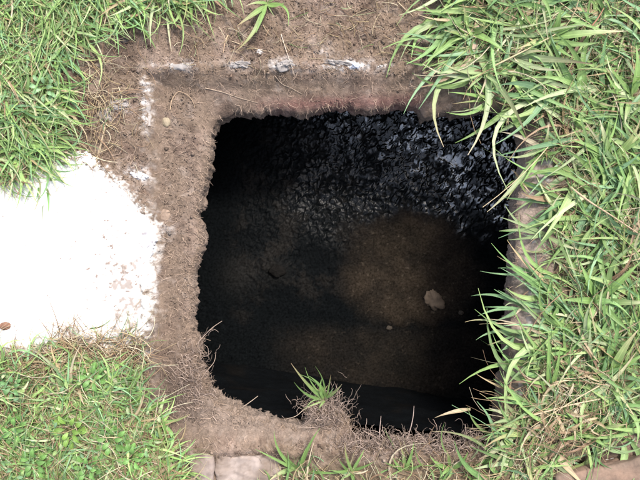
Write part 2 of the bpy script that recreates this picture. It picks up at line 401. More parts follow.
# ------------------------------------------------------------------ solid lumps
def blob(name, label, cat, px, py, z0, sx, sy, sz, col, mat, seed=0, rough=0.18, rot=0, dents=(), parent=None, group=None, seg=40, boxy=0.0, colvar=0.25):
    nu, nv = seg, seg//2
    U, Vv = np.meshgrid(np.linspace(0, 2*math.pi, nu, endpoint=False), np.linspace(-math.pi/2, math.pi/2, nv))
    x = np.cos(Vv)*np.cos(U); y = np.cos(Vv)*np.sin(U); zz = np.sin(Vv)
    if boxy:
        e = 2/(2+boxy*6)
        f = lambda a: np.sign(a)*np.abs(a)**e
        x = f(np.cos(Vv))*f(np.cos(U)); y = f(np.cos(Vv))*f(np.sin(U)); zz = f(np.sin(Vv))
    n = 1+rough*(fbm(x*10+zz*7+seed*13, y*10-zz*5+seed*3, 9, 4, 700+seed, 0.55))
    n = n + rough*0.35*fbm(x*10+zz*8, y*10-zz*9+seed, 2.2, 3, 720+seed)
    x, y, zz = x*n, y*n, zz*n
    for (dx, dy, r, d) in dents:
        zz = zz - d*np.exp(-((x-dx)**2+(y-dy)**2)/r**2)*(zz > 0)
    cr, sr = math.cos(rot), math.sin(rot)
    x, y = x*sx, y*sy; x, y, zz = x*cr-y*sr, x*sr+y*cr, zz*sz
    vv = np.stack([x, y, zz], -1).reshape(-1, 3)
    f = []
    for a in range(nv-1):
        for b in range(nu): f.append((a*nu+b, a*nu+(b+1) % nu, (a+1)*nu+(b+1) % nu, (a+1)*nu+b))
    cv = fbm(x.ravel()*900+seed*40, y.ravel()*900+zz.ravel()*500, 9, 4, 740+seed)
    cc = np.array(col)[None, :]*(1+colvar*1.6*cv[:, None])
    o = mesh_obj(name, vv, np.array(f), mat, cols=np.clip(cc, 0.004, 0.85))
    o.location = W(px, py, z0)
    if parent is None: tag(o, label, cat, group)
    return o
# white slab, cast thick, with speckled dirt
SL = []
NS = 200
sx_ = np.linspace(-70, 158, 260); sy_ = np.linspace(150, 360, 240)
QX, QY = np.meshgrid(sx_, sy_)
ssd = poly_sd(QX, QY, [(-70,150),(86,152),(116,184),(140,212),(151,240),(148,262),(143,285),(144,305),(136,326),(112,344),(-70,358)])+6*fbm(QX, QY, 30, 2, 831)+1.5*fbm(QX, QY, 7, 2, 833)
qz = 0.0045 + 0.0008*fbm(QX, QY, 40, 3, 801) + 0.0005*fbm(QX, QY, 5, 3, 803) - 0.010*sstep(-5, 4, ssd)
dirt = sstep(0.60, 0.74, fbm(QX+4*fbm(QX, QY, 9, 2, 815), QY, 4.2, 3, 811, 0.6)+0.30*fbm(QX, QY, 22, 2, 816)+0.42*np.exp(-((QX-116)**2/700+(QY-260)**2/2600))-0.05*(QX < 85))
dirt2 = np.clip(1.9*np.exp(-((QX-130)/19)**2-((QY-300)/46)**2)*(0.35+1.9*fbm(QX, QY, 10, 4, 821, 0.6)), 0, 1)
wetp = np.clip(1.1*np.exp(-((QX-148)/7)**2-((QY-238)/22)**2), 0, 1)
c = np.ones(QX.shape+(3,))*np.array((0.72, 0.71, 0.70))
c = lerp(c, (0.55, 0.52, 0.50), sstep(0.1, 0.7, fbm(QX, QY, 50, 4, 805))*0.35)
c = lerp(c, (0.16, 0.11, 0.085), dirt*0.9); c = lerp(c, (0.20, 0.16, 0.135), dirt2*0.85); c = lerp(c, (0.24, 0.25, 0.29), wetp*0.7)
qz = qz + dirt*0.0012
top = np.stack([(QX-320)*S, (240-QY)*S, qz], -1)
# closed body: top sheet + bottom sheet + sides
ny, nx = QX.shape; T = top.reshape(-1, 3)
keep = (ssd < 4)
idx = np.arange(nx*ny).reshape(ny, nx)
kq = keep[:-1, :-1] & keep[1:, :-1] & keep[:-1, 1:] & keep[1:, 1:]
q0 = idx[:-1, :-1][kq]; ftop = np.stack([q0+nx, q0+nx+1, q0+1, q0], -1)
B = T.copy(); B[:, 2] = -0.07; fbt = ftop[:, ::-1]+nx*ny
ed = {}
for f4 in ftop:
    for a in range(4):
        e = (int(f4[a]), int(f4[(a+1) % 4]))
        if (e[1], e[0]) in ed: del ed[(e[1], e[0])]
        else: ed[e] = 1
side = np.array([(b, a, a+nx*ny, b+nx*ny) for a, b in ed])
allf = np.vstack([ftop, fbt, side])
used = np.unique(allf); rm = np.zeros(2*nx*ny, int); rm[used] = np.arange(len(used))
slab = mesh_obj('concrete_slab', np.vstack([T, B])[used], rm[allf], M_slab, cols=np.vstack([c.reshape(-1, 3)]*2)[used])
tag(slab, 'bright white concrete slab flecked with dirt at the left of the open pit', 'concrete slab')
# concrete surround of the opening, buried under the earth, its edge showing here and there
def ring_strip(name, label, pts, wpx, z, depth, colr, seed):
    P = np.array(pts, float); seg = []
    for a, b in zip(P[:-1], P[1:]):
        n = max(2, int(np.hypot(*(b-a))/2)); seg += [a+(b-a)*t for t in np.linspace(0, 1, n, endpoint=False)]
    seg.append(P[-1]); seg = np.array(seg)
    d = np.gradient(seg, axis=0); d /= np.linalg.norm(d, axis=1)[:, None]; nrm = np.stack([-d[:, 1], d[:, 0]], -1)
    prof = [(-0.5, -depth), (-0.5, -0.003), (-0.38, 0), (-0.1, 0.0008), (0.15, 0.0005), (0.4, 0), (0.5, -0.003), (0.5, -depth)]
    vs = []; cs = []
    for k, (o, zz) in enumerate(prof):
        jit = 1.5*fbm(seg[:, 0]+k*9, seg[:, 1], 7, 3, seed)+1.5*fbm(seg[:, 0], seg[:, 1], 30, 2, seed+9)
        q = seg + nrm*(o*wpx+jit)[:, None]
        zj = z+zz+0.0034*fbm(seg[:, 0]+k*5, seg[:, 1], 8, 3, seed+3)
        vs.append(np.stack([(q[:, 0]-320)*S, (240-q[:, 1])*S, zj], -1))
    n = len(seg); m = len(prof); vv = np.vstack(vs); f = []
    for k in range(m):
        k2 = (k+1) % m
        for i in range(n-1): f.append((k*n+i, k*n+i+1, k2*n+i+1, k2*n+i))
    cc = np.ones((len(vv), 3))*np.array(colr)*(1+0.25*fbm(vv[:, 0]*500, vv[:, 1]*500, 9, 3, seed+5))[:, None]
    o = mesh_obj(name, vv, np.array(f), M_conc, cols=np.clip(cc, 0, 0.8))
    return o
# ------------------------------------------------------------------ blades, threads
def bez(p0, p1, p2, n):
    t = np.linspace(0, 1, n)[:, None]; p0, p1, p2 = map(np.array, (p0, p1, p2))
    return (1-t)**2*p0+2*t*(1-t)*p1+t**2*p2
class Acc:
    def __init__(s): s.v = []; s.f = []; s.c = []; s.uv = []; s.n = 0
    def put(s, v, f, c, uv):
        s.v.append(v); s.f.append(f+s.n); s.c.append(c); s.uv.append(uv); s.n += len(v)
    def build(s, name, mat, parent=None, off=None):
        return mesh_obj(name, np.vstack(s.v), np.vstack(s.f), mat, parent, np.vstack(s.c), np.vstack(s.uv), off=off)
def blade_geo(P, width, col, tipcol=None, roll=0.0, fold=0.35, seg=None):
    """P: n x 3 midline; tapering leaf folded along its midrib"""
    n = len(P); d = np.gradient(P, axis=0); d /= (np.linalg.norm(d, axis=1)[:, None]+1e-9)
    up = np.array([0, 0, 1.0]); side = np.cross(d, up); sn = np.linalg.norm(side, axis=1)[:, None]
    side = np.where(sn > 0.15, side/np.maximum(sn, 1e-6), np.array([1.0, 0, 0]))
    nrm = np.cross(side, d)
    t = np.linspace(0, 1, n)
    ra = roll*(0.4+0.8*t)
    s2 = side*np.cos(ra)[:, None]+nrm*np.sin(ra)[:, None]; n2 = nrm*np.cos(ra)[:, None]-side*np.sin(ra)[:, None]
    wd = width*0.5*(np.minimum(1, 0.5+t*1.9))*np.clip((1-t)/0.66, 0, 1)**0.85
    wd = np.maximum(wd, width*0.03)
    v = np.stack([P-s2*wd[:, None], P-n2*(wd*fold)[:, None], P+s2*wd[:, None]], 1).reshape(-1, 3)
    q = np.arange(n-1)*3
    f = np.vstack([np.stack([q, q+1, q+4, q+3], -1), np.stack([q+1, q+2, q+5, q+4], -1)])
    col = np.array(col); tc = np.array(tipcol) if tipcol is not None else col
    k = t**2.2
    base = np.array((0.30, 0.30, 0.16)); kb = np.clip(1-t*7, 0, 1)*0.6
    cc = (col*(1-k)[:, None]+tc*k[:, None]); cc = cc*(1-kb)[:, None]+base*kb[:, None]
    c = np.repeat(cc, 3, 0)
    uv = np.stack([np.tile([0.0, 0.5, 1.0], n), np.repeat(t, 3)], -1)
    return v, f, c, uv
def tube_geo(P, r0, r1, col, sides=4, colend=None):
    n = len(P); d = np.gradient(P, axis=0); d /= (np.linalg.norm(d, axis=1)[:, None]+1e-9)
    a = np.cross(d, np.array([0.31, 0.17, 0.93])); a /= (np.linalg.norm(a, axis=1)[:, None]+1e-9); b = np.cross(d, a)
    r = np.linspace(r0, r1, n)
    ang = np.arange(sides)*2*math.pi/sides
    v = (P[:, None, :]+(a[:, None, :]*np.cos(ang)[None, :, None]+b[:, None, :]*np.sin(ang)[None, :, None])*r[:, None, None]).reshape(-1, 3)
    i = np.arange(n-1)[:, None]*sides; j = np.arange(sides)[None, :]; j2 = (j+1) % sides
    f = np.stack([i+j, i+j2, i+sides+j2, i+sides+j], -1).reshape(-1, 4)
    ce = np.array(col) if colend is None else np.array(colend)
    t = np.linspace(0, 1, n)[:, None]
    c = np.repeat(np.array(col)*(1-t)+ce*t, sides, 0)
    uv = np.tile([0.3, 0.5], (len(v), 1))
    return v, f, c, uv
GREENS = [(0.150,0.250,0.070),(0.120,0.225,0.065),(0.185,0.285,0.085),(0.095,0.190,0.070),(0.22,0.31,0.11),(0.13,0.24,0.115),(0.27,0.33,0.17),(0.10,0.17,0.05)]
STRAWS = [(0.36,0.28,0.16),(0.42,0.34,0.22),(0.30,0.21,0.13),(0.48,0.42,0.30),(0.26,0.17,0.11)]
def green(v=0.18):
    c = np.array(random.choice(GREENS))*1.06+np.array((0.016, 0.014, 0.016)); return c*(1+random.uniform(-v, v))
def straw(v=0.2):
    return np.array(random.choice(STRAWS))*(1+random.uniform(-v, v))
_hc = {}
def hz(px, py):
    return float(hfun(np.array([px]), np.array([py]), False)[0])
def blade_pts(rx, ry, tx, ty, z0, rise, ztip, bend=0.0, n=8):
    dx, dy = tx-rx, ty-ry
    mx, my = rx+dx*0.5-dy*bend, ry+dy*0.5+dx*bend
    return bez(W(rx, ry, z0), W(mx, my, z0+rise), W(tx, ty, ztip), n)
# lawns (nobody could count the blades)
def sample_poly(poly, n, seed, lim=(-40, 680, -40, 520)):
    r = np.random.default_rng(seed); out = []
    while len(out) < n:
        x = r.uniform(max(lim[0], min(p[0] for p in poly)), min(lim[1], max(p[0] for p in poly)), n*2)
        y = r.uniform(max(lim[2], min(p[1] for p in poly)), min(lim[3], max(p[1] for p in poly)), n*2)
        d = poly_sd(x, y, poly); k = d < r.uniform(-8, 6, n*2)
        out += list(zip(x[k], y[k]))
    return out[:n]
def lawn(name, poly, nplant, lmin, lmax, wpx, straw_frac, dirbias, seed, rise=(0.006, 0.034), nb=(3, 7), tint=1.0):
    random.seed(seed); A = Acc()
    pts = sample_poly(poly, nplant, seed)
    Xs = np.array([p[0] for p in pts]); Ys = np.array([p[1] for p in pts])
    H = hfun(Xs, Ys, False); D = poly_sd(Xs, Ys, poly); OD = poly_sd(Xs, Ys, OPEN)
    tone = fbm(Xs, Ys, 70, 3, seed+5)
    for k in range(nplant):
        x, y, h = Xs[k], Ys[k], H[k]; base = random.uniform(0, 2*math.pi)
        for b in range(random.randint(*nb)):
            if random.random() < 0.55: a = dirbias(x, y) + random.gauss(0, 0.75)
            else: a = base+random.gauss(0, 1.2)
            L = random.uniform(lmin, lmax)*(1 if D[k] < -12 else 0.75)
            if OD[k] < 55 and random.random() < 0.45: continue
            if OD[k] < 45 and random.random() < 0.75: L *= 0.6
            rs = random.uniform(*rise)*random.uniform(0.6, 1.2)
            zt = h+random.uniform(0.002, 0.045)
            c = straw() if random.random() < straw_frac*(1.6 if tone[k] > 0.2 else 0.8) else green()*tint*(1+0.25*tone[k])
            tc = c if random.random() < 0.9 else straw()
            P = blade_pts(x+random.gauss(0, 2), y+random.gauss(0, 2), x+L*math.cos(a), y+L*math.sin(a), h-0.002, rs, zt, random.gauss(0, 0.34), 9)
            v = blade_geo(P, random.uniform(*wpx)*S, c, tc, random.gauss(0, 0.5), 0.3)
            A.put(*v)
    o = A.build(name, M_leaf); tag(o, kind='stuff'); return o
def thatch(name, poly, n, seed, L=(8, 34), w=(0.0004, 0.0011), zr=(0.0, 0.014), greenish=0.08):
    random.seed(seed); A = Acc(); pts = sample_poly(poly, n, seed)
    Xs = np.array([p[0] for p in pts]); Ys = np.array([p[1] for p in pts]); H = hfun(Xs, Ys, False)
    for k in range(n):
        a = random.uniform(0, 6.28); l = random.uniform(*L); x, y = Xs[k], Ys[k]
        P = blade_pts(x, y, x+l*math.cos(a), y+l*math.sin(a), H[k]+random.uniform(*zr), random.uniform(0, 0.012), H[k]+random.uniform(*zr), random.gauss(0, 0.25), 6)
        c = green()*0.9 if random.random() < greenish else straw()*random.uniform(0.6, 1.1)
        r = random.uniform(*w); A.put(*tube_geo(P, r, r*0.5, c, 3))
    o = A.build(name, M_fibre); tag(o, kind='stuff'); return o
def bias_r(x, y):
    f = float(fbm(np.array([x]), np.array([y]), 75, 2, 77)[0])
    return (math.pi + 1.6*f) if x < 575 or f > 0.1 else (-0.5+2.2*f)
lawn('grass', LAWN_R, 400, 38, 112, (3.0, 7.4), 0.05, bias_r, 41, nb=(2, 5), tint=1.15)
lawn('grass', LAWN_R, 340, 18, 52, (1.4, 3.2), 0.22, bias_r, 42, rise=(0.004, 0.018))
lawn('grass', LAWN_TL, 430, 26, 72, (1.5, 3.4), 0.09, lambda x, y: 0.9+0.9*math.sin(x/30.0+y/40.0), 43, nb=(2, 6), tint=1.35)  # raised tint, both layers: washed-out glow painted into the blade colour
lawn('grass', LAWN_TL, 420, 10, 32, (1.0, 2.2), 0.24, lambda x, y: 2.5, 44, rise=(0.004, 0.02), tint=1.3)
lawn('grass', LAWN_BL, 400, 20, 58, (1.6, 3.8), 0.10, lambda x, y: -0.7+0.9*math.sin(x/40.0+y/30), 45, nb=(2, 6), tint=1.5)  # overexposed brightness of the lower left painted in as lighter blades
lawn('grass', LAWN_BL, 480, 8, 22, (1.2, 2.6), 0.20, lambda x, y: 1.0, 46, rise=(0.004, 0.02), tint=1.15)
lawn('grass', LAWN_B, 46, 16, 60, (1.2, 3.4), 0.30, lambda x, y: -1.5, 47, nb=(1, 4))
thatch('grass_runners', LAWN_R, 90, 48, (40, 100), (0.0008, 0.0015), (0.012, 0.028), 0.45)
thatch('dead_grass', LAWN_R, 2600, 51); thatch('dead_grass', LAWN_TL, 1400, 52); thatch('dead_grass', LAWN_BL, 1500, 53); thatch('dead_grass', LAWN_B, 300, 54)
def leaflets(poly, n, seed):
    random.seed(seed); A = Acc(); pts = sample_poly(poly, n, seed)
    Xs = np.array([p[0] for p in pts]); Ys = np.array([p[1] for p in pts]); H = hfun(Xs, Ys, False)
    for k in range(n):
        for q in range(random.randint(2, 5)):
            a = random.uniform(0, 6.28); d = np.array([math.cos(a), math.sin(a), 0])
            A.put(*leaf_geo(W(Xs[k]+random.gauss(0, 4), Ys[k]+random.gauss(0, 4), H[k]+random.uniform(0.012, 0.036)), d, random.uniform(3.5, 8)*S, random.uniform(1.8, 3.8)*S, green()*1.05, random.uniform(-0.3, 0.4)))
    tag(A.build('leaflets', M_leaf), kind='stuff')
def leaf_geo(P0, d, L, wd, col, up=0.3):
    n = 6; t = np.linspace(0, 1, n); side = np.array([-d[1], d[0], 0]); mid = np.array(P0)[None, :]+np.outer(t*L, d)+np.outer(np.sin(t*math.pi*0.8)*L*up, [0, 0, 1])
    w_ = wd*0.5*np.sin(np.pi*np.clip(t*0.92+0.06, 0, 1))**0.8
    v = np.stack([mid-side*w_[:, None]+np.array([0, 0, 1])*w_[:, None]*0.3, mid, mid+side*w_[:, None]+np.array([0, 0, 1])*w_[:, None]*0.3], 1).reshape(-1, 3)
    q = np.arange(n-1)*3
    f = np.vstack([np.stack([q, q+1, q+4, q+3], -1), np.stack([q+1, q+2, q+5, q+4], -1)])
    return v, f, np.tile(col, (len(v), 1)), np.stack([np.tile([0.0, 0.5, 1.0], n), np.repeat(t, 3)], -1)
leaflets(LAWN_BL, 60, 58)
thatch('dead_grass', LAWN_BL, 500, 59, (14, 50), (0.0005, 0.0013), (0.012, 0.03), 0.15)
DRY1 = [(500,385),(560,380),(625,372),(620,400),(580,430),(545,450),(505,455),(500,420)]
thatch('dead_grass', DRY1, 150, 55, (16, 55), (0.0004, 0.0012), (0.008, 0.03), 0.02)
random.seed(60); A = Acc()
for k in range(60):
    x, y = random.gauss(552, 30), random.gauss(412, 20); a = random.gauss(0.15, 0.9)+(math.pi if random.random() < 0.5 else 0); l = random.uniform(14, 50); h = hz(x, y)
    A.put(*blade_geo(blade_pts(x, y, x+l*math.cos(a), y+l*math.sin(a), h+0.012, random.uniform(0.01, 0.03), h+random.uniform(0.01, 0.03), random.gauss(0, 0.4), 8), random.uniform(1.6, 4.5)*S, straw(), None, random.gauss(0, 0.8), 0.5))
tag(A.build('dead_grass', M_leaf), kind='stuff')
DRY2 = [(60,330),(96,326),(130,322),(147,338),(150,378),(120,384),(70,376),(20,378),(-20,372),(-20,352),(30,350)]
thatch('dead_grass', DRY2, 900, 56, (8, 36), (0.0004, 0.0013), (0.003, 0.014), 0.10)
DRY3 = [(62,90),(100,60),(130,100),(105,150),(75,180),(50,175)]
thatch('dead_grass', DRY3, 260, 57, (8, 30), (0.0005, 0.0012), (0.0, 0.01), 0.03)
# fine roots matted through the earth and fringing the opening
random.seed(61); A = Acc()
EARTH = [(90,-30),(450,-30),(440,70),(430,108),(212,112),(200,200),(192,330),(215,398),(300,416),(420,430),(490,436),(480,462),(300,458),(180,478),(160,430),(148,380),(150,230),(120,180),(80,160),(80,80)]
pts = sample_poly(EARTH, 5500, 62)
Xs = np.array([p[0] for p in pts]); Ys = np.array([p[1] for p in pts]); H = hfun(Xs, Ys, True); OD = poly_sd(Xs, Ys, OPEN)
for k in range(len(pts)):
    if OD[k] < 1: continue
    n = 6; a = random.uniform(0, 6.28); l = random.uniform(3, 15)*(1.6 if random.random() < 0.15 else 1); P = []; x, y = Xs[k], Ys[k]
    for q in range(n):
        P.append(W(x, y, H[k]+0.0006+0.002*math.sin(math.pi*q/(n-1))*random.random()*2)); a += random.gauss(0, 0.6); x += l/n*math.cos(a); y += l/n*math.sin(a)
    r = random.uniform(0.00018, 0.0005)*(1.6 if random.random() < 0.08 else 1); c = np.array((0.32, 0.24, 0.185))*random.uniform(0.5, 1.6)
    A.put(*tube_geo(np.array(P), r, r*0.5, c, 3))
tag(A.build('root_fibre', M_fibre), kind='stuff')
random.seed(63); A = Acc()
for k in range(8000):
    i = random.randrange(NT); x, y, zz = AX[NL, i], AY[NL, i], AZ[NL, i]
    on_right = x > 495 and y < 400; top_ = y < 130; bottom = y > 395 and x > 220
    if on_right and random.random() < 0.75: continue
    inward = math.atan2(cy-y, cx-x); a = inward+random.gauss(0, 0.9)
    l = random.uniform(2, 10)
    if bottom and x > 310: l = random.uniform(3, 17)
    if x < 240 and y > 340: l = random.uniform(4, 20)
    if top_: l = random.uniform(3, 11)
    n = 6; P = []; o_ = random.uniform(-1, 5); x -= o_*math.cos(inward); y -= o_*math.sin(inward); zc = zz+random.uniform(0.001, 0.008) if random.random() < 0.6 else zz-random.uniform(0, 0.03)
    sl_ = random.uniform(-0.0008, 0.0012) if not top_ else -random.uniform(0, 0.003)
    for q in range(n):
        P.append(W(x, y, zc)); a += random.gauss(0, 0.35); x += l/n*math.cos(a); y += l/n*math.sin(a); zc += sl_*l/6
    r = random.uniform(0.0003, 0.0008); c = np.array((0.30, 0.225, 0.17))*random.uniform(0.45, 1.5)
    A.put(*tube_geo(np.array(P), r, r*0.4, c, 3))
tag(A.build('root_fibre', M_fibre), kind='stuff')
# frizzy root mat along the lower rim and round the tuft's root ball
random.seed(64); A = Acc()
for k in range(1500):
    if random.random() < 0.3: x, y = random.gauss(324, 13), random.gauss(410, 9)
    elif random.random() < 0.25: x, y = random.gauss(192, 9), random.gauss(385, 22)
    else: x, y = random.uniform(335, 496), random.gauss(443, 5)
    zc = hz(x, y)+random.uniform(0, 0.005); a = random.gauss(-1.57, 1.0); l = random.uniform(4, 17)*(1.5 if random.random() < 0.1 else 1); n = 7; P = []; up = random.uniform(0.0, 0.02)
    for q in range(n):
        P.append(W(x, y, zc+up*math.sin(q/(n-1)*2.2))); a += random.gauss(0, 0.45); x += l/n*math.cos(a); y += l/n*math.sin(a)
    rr_ = random.uniform(0.0003, 0.0009); A.put(*tube_geo(np.array(P), rr_, rr_*0.4, np.array((0.31, 0.24, 0.20))*random.uniform(0.4, 1.5), 3))
tag(A.build('root_fibre', M_fibre), kind='stuff')
TOPSOIL = [(110,20),(200,10),(440,-10),(440,60),(200,66),(150,70),(140,170),(90,160),(80,90)]
thatch('dead_grass', TOPSOIL, 260, 67, (5, 26), (0.0003, 0.0009), (0.001, 0.006), 0.02)
# crumbs of earth
random.seed(65)
ico = np.array([(0,0,1),(0.9,0,0.2),(0.28,0.85,0.25),(-0.72,0.5,0.2),(-0.7,-0.55,0.25),(0.3,-0.85,0.2),(0,0,-0.7)])
icf = [(0,1,2),(0,2,3),(0,3,4),(0,4,5),(0,5,1),(6,2,1),(6,3,2),(6,4,3),(6,5,4),(6,1,5)]
pts = sample_poly(EARTH, 8000, 66)
Xs = np.array([p[0] for p in pts]); Ys = np.array([p[1] for p in pts]); H = hfun(Xs, Ys, True); OD = poly_sd(Xs, Ys, OPEN); GC = ground_col(Xs, Ys)
vs = []; fs = []; cs = []; n0 = 0
for k in range(len(pts)):
    if OD[k] < 2: continue
    s = random.uniform(0.0006, 0.0022)*(random.uniform(1.4, 2.4) if random.random() < 0.06 else 1); r = random.uniform(0, 6.28)
    M = np.array([[math.cos(r), -math.sin(r), 0], [math.sin(r), math.cos(r), 0], [0, 0, 1]])
    v = (ico*(1+0.3*rng.standard_normal((7, 1))))@M.T*s*np.array([1, 1, 0.8])+np.array(W(Xs[k], Ys[k], H[k]+s*0.4))
    vs.append(v); fs += [tuple(a+n0 for a in t) for t in icf]; n0 += 7; cs.append(np.tile(GC[k]*random.uniform(0.6, 1.5), (7, 1)))
tag(mesh_obj('soil_crumbs', np.vstack(vs), np.array(fs), M_soil, cols=np.vstack(cs), smooth=False), kind='stuff')
# ------------------------------------------------------------------ THINGS
# mortar and lime pieces along the top edge
def chip(px, py, wx_, wy_, label, seed, hgt=0.006, col=(0.27, 0.25, 0.24), rot=0.0, cat='mortar chip'):
    blob('mortar_chip', label, cat, px, py, hz(px, py)+hgt*0.02, wx_*S/2, wy_*S/2, hgt, col, M_conc, seed, 0.85, rot, boxy=0.1, seg=64)
chip(240, 65, 15, 6, 'small white mortar chip on the soil rim above the pit, leftmost of the row', 1)
chip(286, 66, 17, 8, 'white triangular mortar chip beside the slanting straw on the top rim', 2, 0.008, rot=0.2)
chip(337, 63, 22, 4.5, 'long thin strip of white mortar in the soil above the middle of the pit', 3, rot=-0.1)
chip(355, 66, 8, 5, 'bluish white mortar crumb at the right end of the thin white strip', 4, col=(0.55, 0.58, 0.66))
chip(260, 52, 6, 4, 'pale mortar crumb above the two white chips on the top rim', 5, 0.004, (0.4, 0.37, 0.35))
chip(106, 115, 9, 11, 'white lime lump at the top end of the long straw, left of the pit', 6, 0.006)
chip(120, 107, 12, 6, 'flat white lime fragment right of the lime lump, above the slab', 7, 0.004, rot=0.5)
chip(139, 176, 15, 6, 'grey white lime flake between the slab and the pit corner', 8, 0.003, (0.5, 0.5, 0.52), rot=-0.3)
def strip(name, label, pts, wpx, zz, col, seed):
    o = ring_strip(name, label, pts, wpx, zz, 0.05, col, seed); tag(o, label, 'concrete edge')
strip('concrete_edge', 'chalky white concrete edge running down at the pit surround\'s top left corner', [(144,74),(143,90),(145,108),(147,126)], 8, hz(144, 100)-0.0018, (0.29, 0.265, 0.25), 900)
strip('concrete_edge', 'short white concrete edge along the top left of the surround', [(152,67),(172,66),(196,69)], 6, hz(172, 66)-0.0016, (0.28, 0.26, 0.25), 910)
strip('concrete_edge', 'worn grey concrete edge half hidden by grass right of the pit', [(546,130),(543,180),(538,240),(533,300),(528,350),(521,400)], 10, -0.006, (0.30, 0.27, 0.26), 920)
# broken concrete blocks under the bottom rim
def rough_block(name, label, cat, px, py, z0, sx, sy, sz, col, mat, seed, rot=0.0, amp=0.0065):
    """broken cast block: a box with worn arrises, chipped corners and a pitted face"""
    N = 34; vs = []; fs = []; n0 = 0
    g = np.linspace(-1, 1, N)
    A_, B_ = np.meshgrid(g, g)
    q = (np.arange(N-1)[:, None]*N+np.arange(N-1)[None, :]).ravel(); quad = np.stack([q, q+1, q+N+1, q+N], -1)
    one = np.ones_like(A_)
    for (x, y, z, fl) in ((A_, B_, one, 0), (A_, B_, -one, 1), (one, A_, B_, 0), (-one, A_, B_, 1), (A_, one, B_, 1), (A_, -one, B_, 0)):
        vs.append(np.stack([x, y, z], -1).reshape(-1, 3)); fs.append((quad[:, ::-1] if fl else quad)+n0); n0 += N*N
    v = np.vstack(vs); dim = np.array([sx, sy, sz]); P = v*dim
    rad = 0.006; core = np.clip(P, -(dim-rad), dim-rad); d = P-core; ln = np.linalg.norm(d, axis=1)[:, None]; P = core+d/np.maximum(ln, 1e-9)*rad
    nr = v/np.linalg.norm(v, axis=1)[:, None]
    U = P[:, 0]/S+seed*50+P[:, 2]/S*0.7; Vv = P[:, 1]/S+P[:, 2]/S*0.9
    disp = amp*fbm(U, Vv, 22, 3, 900+seed)+0.0012*fbm(U, Vv, 4, 3, 930+seed, 0.6)-0.006*sstep(0.35, 0.7, fbm(U, Vv, 14, 2, 950+seed))*sstep(0.75, 1.0, np.abs(v[:, 0])+0)
    P = P+nr*disp[:, None]
    cr, sr = math.cos(rot), math.sin(rot); P = np.stack([P[:, 0]*cr-P[:, 1]*sr, P[:, 0]*sr+P[:, 1]*cr, P[:, 2]], -1)
    m1 = fbm(U, Vv, 30, 4, 960+seed); m2 = fbm(U, Vv, 5, 3, 970+seed, 0.6)
    c = lerp(np.ones((len(P), 3))*np.array(col), (0.14, 0.105, 0.082), np.clip(sstep(-0.5, 0.4, m1)*0.75+0.3*sstep(0.1, 0.6, m2), 0, 1))
    o = mesh_obj(name, P, np.vstack(fs), mat, cols=c); o.location = W(px, py, z0); tag(o, label, cat)
    bm = bmesh.new(); bm.from_mesh(o.data); bmesh.ops.remove_doubles(bm, verts=bm.verts, dist=0.0002); bm.to_mesh(o.data); bm.free()
rough_block('concrete_block', 'small upright broken concrete block at the bottom left below the pit', 'concrete block', 203, 465, -0.018, 0.023, 0.045, 0.022, (0.25, 0.205, 0.185), M_conc, 21, 0.06)
rough_block('concrete_block', 'wide pale broken concrete block below the bottom rim of the pit', 'concrete block', 250, 470, -0.020, 0.066, 0.034, 0.020, (0.31, 0.26, 0.235), M_conc, 22, -0.06)
rough_block('kerb_stone', 'brown earth-stained kerb stone in the bottom right corner of the grass', 'kerb stone', 612, 484, -0.004, 0.115, 0.050, 0.028, (0.20, 0.135, 0.10), M_stone, 23, 0.2)
chip(612, 460, 14, 5, 'small white mortar patch on the bottom right kerb stone', 24, 0.005, (0.5, 0.47, 0.45), 0.3)
# stones
blob('stone', 'largest pale tan stone half sunk in the brown silt of the pit', 'stone', 434, 300, sludge_z(434, 300)-0.001, 0.021, 0.027, 0.008, (0.10, 0.074, 0.052), M_stone, 31, 0.45, 0.5, dents=[(-0.4, 0.3, 0.35, 0.45)])
blob('stone', 'small grey lump in the black sludge, left of the pale stone', 'stone', 277, 271, sludge_z(277, 271)+0.003, 0.020, 0.016, 0.006, (0.006, 0.0055, 0.005), M_wall, 32, 0.3)
blob('stone', 'small dull brown stone on the silt, below left of the pale stone', 'stone', 389, 328, sludge_z(389, 328)+0.002, 0.008, 0.006, 0.004, (0.035, 0.028, 0.021), M_stone, 33, 0.3)
blob('stone', 'tiny brown stone on the silt, right of the pale stone', 'stone', 461, 313, sludge_z(461, 313)+0.002, 0.007, 0.006, 0.004, (0.04, 0.032, 0.024), M_stone, 34, 0.3)
blob('pebble', 'brown pebble on the white slab near the left border', 'pebble', 5, 326, 0.006, 0.011, 0.008, 0.005, (0.20, 0.11, 0.075), M_stone, 35, 0.2)
blob('pebble', 'smooth olive pebble set in the soil ledge at the top left pit corner', 'pebble', 166, 122, hz(166, 122)+0.001, 0.009, 0.010, 0.005, (0.24, 0.20, 0.14), M_stone, 36, 0.12)
blob('pebble', 'round tan pebble in the soil ledge beside the slab', 'pebble', 165, 215, hz(165, 215)+0.0005, 0.012, 0.013, 0.005, (0.23, 0.17, 0.13), M_stone, 37, 0.12)
blob('pebble', 'dark pebble in the gully between grass and pit surround', 'pebble', 124, 41, hz(124, 41)+0.001, 0.010, 0.007, 0.006, (0.05, 0.045, 0.045), M_stone, 38, 0.2)
